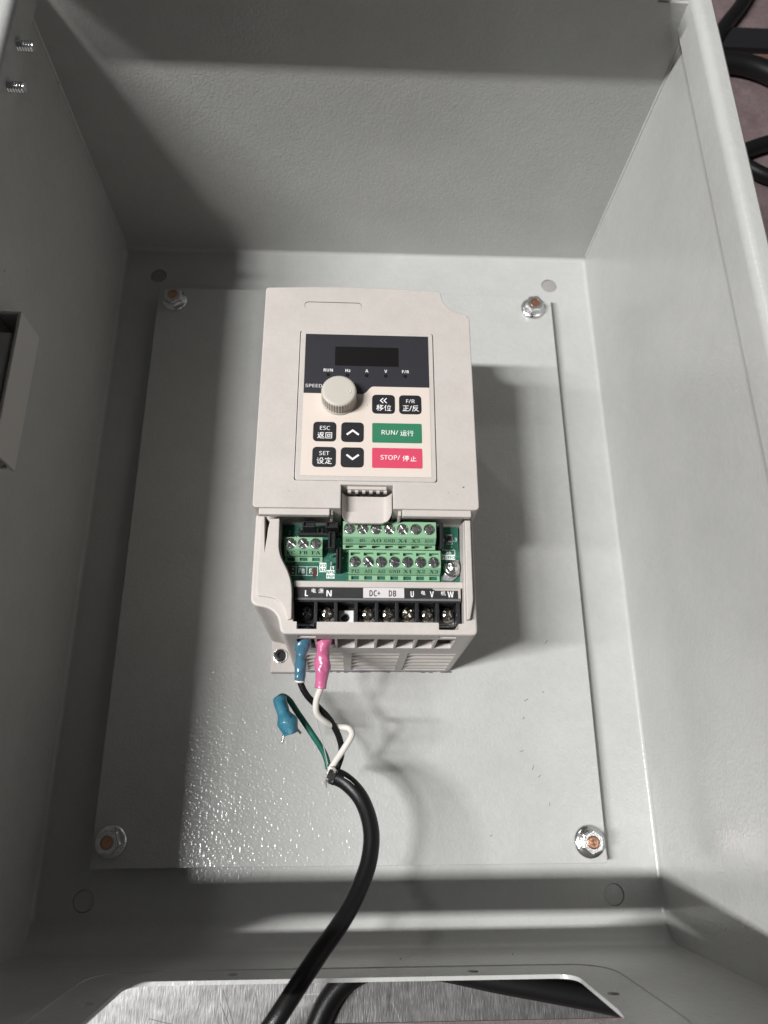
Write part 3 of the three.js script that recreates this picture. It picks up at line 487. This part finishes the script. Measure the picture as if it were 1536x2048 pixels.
      at(mesh('square_washer', washer, x < -20 ? M.socket : M.zinc, pb), x, 75, 70);
      mesh('clamp_plate', rbox(x - 3.4, x + 3.4, 72, 74.9, 66.4, 74, 0.2), M.zinc, pb);
    });
  }
}
{
  const sc = thing('socket_screw', 'dark socket head screw fixing the corner foot of the drive', 'screw'); at(sc, 1.735 - 40.6 + 0.3, PY + 6, -8.83 + 75.6 - 0.16);
  mesh('head', cut(new THREE.LatheGeometry([V2(0.001, 0), V2(3, 0), V2(3, 2.2), V2(2.6, 2.6), V2(0.001, 2.6)], 32), cyl(1.6, 3, 6).translate(0, 2.4, 0)), M.socket, sc);
  mesh('washer', new THREE.LatheGeometry([V2(2.5, 0.01), V2(3.7, 0.01), V2(3.7, 0.4), V2(2.5, 0.4)], 32), M.zinc, sc);
}

// ------------------------------------------------------------------ the mains cable and its three cores (world mm)
const cable = thing('power_cable', 'black three-core power cable running from the drive out of the box opening', 'cable');
{
  const bumpy = (k, amp) => { const ph = [rnd() * 6, rnd() * 6, rnd() * 6, rnd() * 6]; return (t, a) => 1 + amp * (Math.sin(t * k + ph[0] + 2 * a) * 0.5 + Math.sin(t * k * 1.7 + ph[1] - a * 3) * 0.3 + Math.sin(t * k * 2.9 + ph[2] + a * 5) * 0.2); };
  const sheath = mesh('sheath', sweep([[-10.8, 52, 124.2], [-4.7, 52.6, 127], [2.3, 55, 134.2], [6.4, 60, 146.2], [5.5, 64, 157.2], [0.8, 69, 168.4], [-5.5, 75, 177.9], [-13.1, 82, 186.5], [-20.4, 89, 195.4], [-28.5, 92, 206], [-44, 80, 226], [-66, 40, 256], [-84, 8, 290], [-90, 2, 330]], (t) => 3.45 + 0.25 * Math.max(0, 1 - t * 14), 180, 24), M.cable, cable);
  // cut end with torn filler and talc
  const end = sweep([[-11.8, 51.9, 123.8], [-10.6, 52, 124.3], [-8.4, 52.2, 125.2]], (t, a) => 3.85 * bumpy(9, 0.02)(t, a) * (t < 0.02 ? 0.95 : 1), 10, 24);
  mesh('cut_end', end, std({ map: dataTex(256, (i) => { const v = mottleH[(i * 2) % mottleH.length]; return v > 0.58 ? [170, 165, 160] : [26, 26, 27]; }, 0.02, true), roughness: 0.8 }), sheath);
  for (const [p, r] of [[[[-12.6, 50.6, 124.5], [-13.4, 47.4, 127], [-12.9, 43, 129.6]], 1.1], [[[-9, 55, 122.8], [-9.6, 56.6, 121.6], [-11, 57.4, 121]], 0.9], [[[-5, 57.2, 125.4], [-2.4, 57.7, 127], [-0.6, 58, 128.6]], 0.8], [[[-12.2, 54, 122.8], [-13.6, 54.8, 121.6], [-14, 56, 120.4]], 0.7]])
    mesh('filler_shred', sweep(p, (t) => r * (1 - t * 0.75), 14, 8, () => [1, 0.35]), M.cloth, sheath);
  mesh('filler_shred', sweep([[-12.2, 53.4, 120], [-14.4, 56, 112], [-16.6, 57, 104.6], [-17.6, 56.5, 101]], 0.22, 30, 6), M.cloth, sheath);
  const core = (name, pts, m, r = 1.38) => mesh(name, sweep(pts, r, 110, 16), m, cable);
  core('black_core', [[-24.5, 72, 83], [-24.4, 71, 86.5], [-21.8, 69, 91.8], [-16.9, 65, 96.6], [-11.5, 62, 102], [-7.1, 58, 110.1], [-6.4, 55, 116.2], [-8.4, 52.6, 123], [-8, 52.2, 126]], M.cable);
  core('white_core', [[-15.2, 74, 86.5], [-15.5, 73, 89.7], [-17.2, 70, 94.4], [-17.2, 67, 99.3], [-13.6, 63.6, 102.8], [-8.2, 59.2, 104.6], [-3.2, 59.6, 105.4], [-1.9, 61, 107.8], [-4.9, 60.5, 113.3], [-9.2, 55.5, 119.3], [-11.4, 53, 123.4], [-10, 52.6, 126]], M.whiteWire);
  core('green_core', [[-9.6, 50.6, 126], [-11.6, 50.8, 122.4], [-13.7, 50, 116], [-20.3, 46, 106.2], [-26.9, 44, 97.2], [-31, 44, 91.6], [-33.4, 45.6, 90.2], [-34.8, 48.6, 91], [-34.6, 50.4, 93.2], [-34, 51.2, 96]], M.greenWire);
  // crimped vinyl sleeves
  const n1 = bumpy(14, 0.1), n2 = bumpy(13, 0.12), n3 = bumpy(9, 0.06);
  const b1 = mesh('crimp_sleeve', sweep([[-22, 78.5, 64], [-22.8, 78, 68], [-23.3, 77, 71.1], [-24.1, 75, 76.5], [-24.3, 73, 81.1], [-24.5, 71.2, 86]], (t, a) => (3.35 - 0.95 * THREE.MathUtils.smoothstep(t, 0.3, 0.6)) * n1(t, a), 60, 24), M.blueVinyl, cable); b1.userData.label = 'blue crimp sleeve on the black core';
  mesh('collar', sweep([[-24.5, 71.2, 85.8], [-24.5, 70.8, 87]], 2.2, 4, 20), M.whiteWire, b1);
  const b2 = mesh('crimp_sleeve', sweep([[-13.6, 78.8, 64], [-14, 78.5, 68], [-14.3, 78, 71.4], [-14.9, 76, 77.3], [-14.8, 75, 82.4], [-15.5, 73, 89.7]], (t, a) => (3.45 + 0.3 * Math.sin(t * 12) - 0.65 * t) * (t < 0.72 ? n2(t, a) : n3(t, a)), 70, 24), M.pinkVinyl, cable); b2.userData.label = 'pink crimp sleeve on the white core';
  const b3map = canvasTex(256, 256, (g) => { g.fillStyle = '#2a6f85'; g.fillRect(0, 0, 256, 256); g.save(); g.translate(168, 150); g.rotate(Math.PI / 2); text(g, '16-14 AWG', 0, 0, 34, '#10303c', 'sans-serif', 'bold', 0.75); g.restore(); });
  const b3 = mesh('fork_terminal', sweep([[-34.9, 50.2, 91.4], [-33.7, 51.6, 95], [-32.1, 52.4, 99], [-30.6, 52.3, 102.4], [-29, 51.2, 106.4]], (t, a) => (t < 0.03 ? 2.6 : 2.95 + 1.9 * THREE.MathUtils.smoothstep(t, 0.45, 0.72)) * n3(t, a), 60, 24, (t) => [1 - 0.25 * THREE.MathUtils.smoothstep(t, 0.6, 1), 1]), std({ map: b3map, roughness: 0.28, clearcoat: 0.4, clearcoatRoughness: 0.2, bumpMap: fine, bumpScale: 0.00006 }), cable, true);
  b3.userData.label = 'unconnected blue fork terminal on the green core';
  for (const p of [[[-31.6, 51.2, 105.6], [-32.2, 50.6, 108], [-32.7, 50, 110.8]], [[-27, 51, 104.8], [-25.8, 50.6, 105.6], [-24.7, 50.2, 106.8]]]) mesh('prong', sweep(p, 1.05, 12, 12, () => [1, 0.6]), M.zinc, b3);
  mesh('tongue', sweep([[-31.8, 51, 106.4], [-28.8, 51.2, 106.6], [-26, 50.8, 105.4]], 0.7, 12, 10), M.zinc, b3);
}

// ------------------------------------------------------------------ loose things lying outside the box
{
  const loose = (pts, r, label, cat = 'cable') => tag(mesh('loose_cable', sweep(pts, r, 90, 18), M.cable), label, cat, 'black cables lying round the box');
  const y = -1.5;
  loose([[-26, 262], [-20, 240], [-12, 221.5], [-3.5, 212.5], [8, 207.2], [22, 206.3], [36, 207.4], [50, 210], [66, 213.3], [89, 217.4], [119, 223], [170, 234]].map(([a, c]) => [a, y + 5.3, c]), 5.2, 'black cable looping on the metal sheet behind the power cable and the cable opening');
  loose([[52, 205.6], [78, 205.8], [104, 208.5], [135, 214], [180, 222]].map(([a, c]) => [a, y + 4, c]), 3.8, 'thinner black cable lying between the looping cable and the box end');
  const B = -4.6;
  loose([[330, B + 5.5, -500], [302, B + 5.5, -450], [283, B + 5.5, -423], [272, B + 5.5, -404], [262, B + 5.5, -370]], 5.5, 'straight black cable slanting over the bench outside the box rim');
  tag(mesh('black_strap', rbox(255, 520, B, B + 6, -424, -402, 1.5), M.blackPlastic), 'flat black strap crossing the bench outside the box rim', 'strap');
  tag(mesh('wooden_batten', rbox(255, 520, B, B + 3, -398, -384, 0.8), M.wood), 'thin reddish brown wooden strip beside the flat black strap', 'wooden strip');
  loose([[250, B + 8, -383], [277, B + 8, -382], [294, B + 8, -379], [310, B + 8, -371], [350, B + 8, -340]], 7.5, 'curved black cable on the bench next to the wooden strip');
  loose([[250, B + 6, -286], [277, B + 6, -297], [292, B + 6, -303.5], [340, B + 6, -320]], 5.5, 'glossy black cable lying alone on the bench beside the rim');
  loose([[262, B + 6, -292], [277, B + 6, -281], [288, B + 6, -274], [330, B + 6, -262]], 5, 'black cable running close along the outside of the box');
}

// ------------------------------------------------------------------ the workshop lamps
for (const [x, y, z, len, wid, I, label] of LAMPS) {
  const f = thing('tube_light', label, 'lamp'); f.position.set(x, y, z);
  mesh('housing', rbox(-len * 500 - 30, len * 500 + 30, 12, 62, -55, 55, 6), M.lampBody, f);
  mesh('tube', cyl(13, len * 1000, 20).rotateZ(Math.PI / 2).translate(0, 2, 0), M.lampTube, f);
  const l = new THREE.RectAreaLight(new THREE.Color(1, 0.997, 0.985), I, len, wid); l.name = 'lamp_light'; l.position.set(0, -0.02, 0); f.add(l); l.rotation.x = -Math.PI / 2;
  for (const s of [-1, 1]) mesh('hanger', cyl(2, 900, 8).translate(s * len * 350, 510, 0), M.lampBody, f);
}

renderer.render(scene, camera);
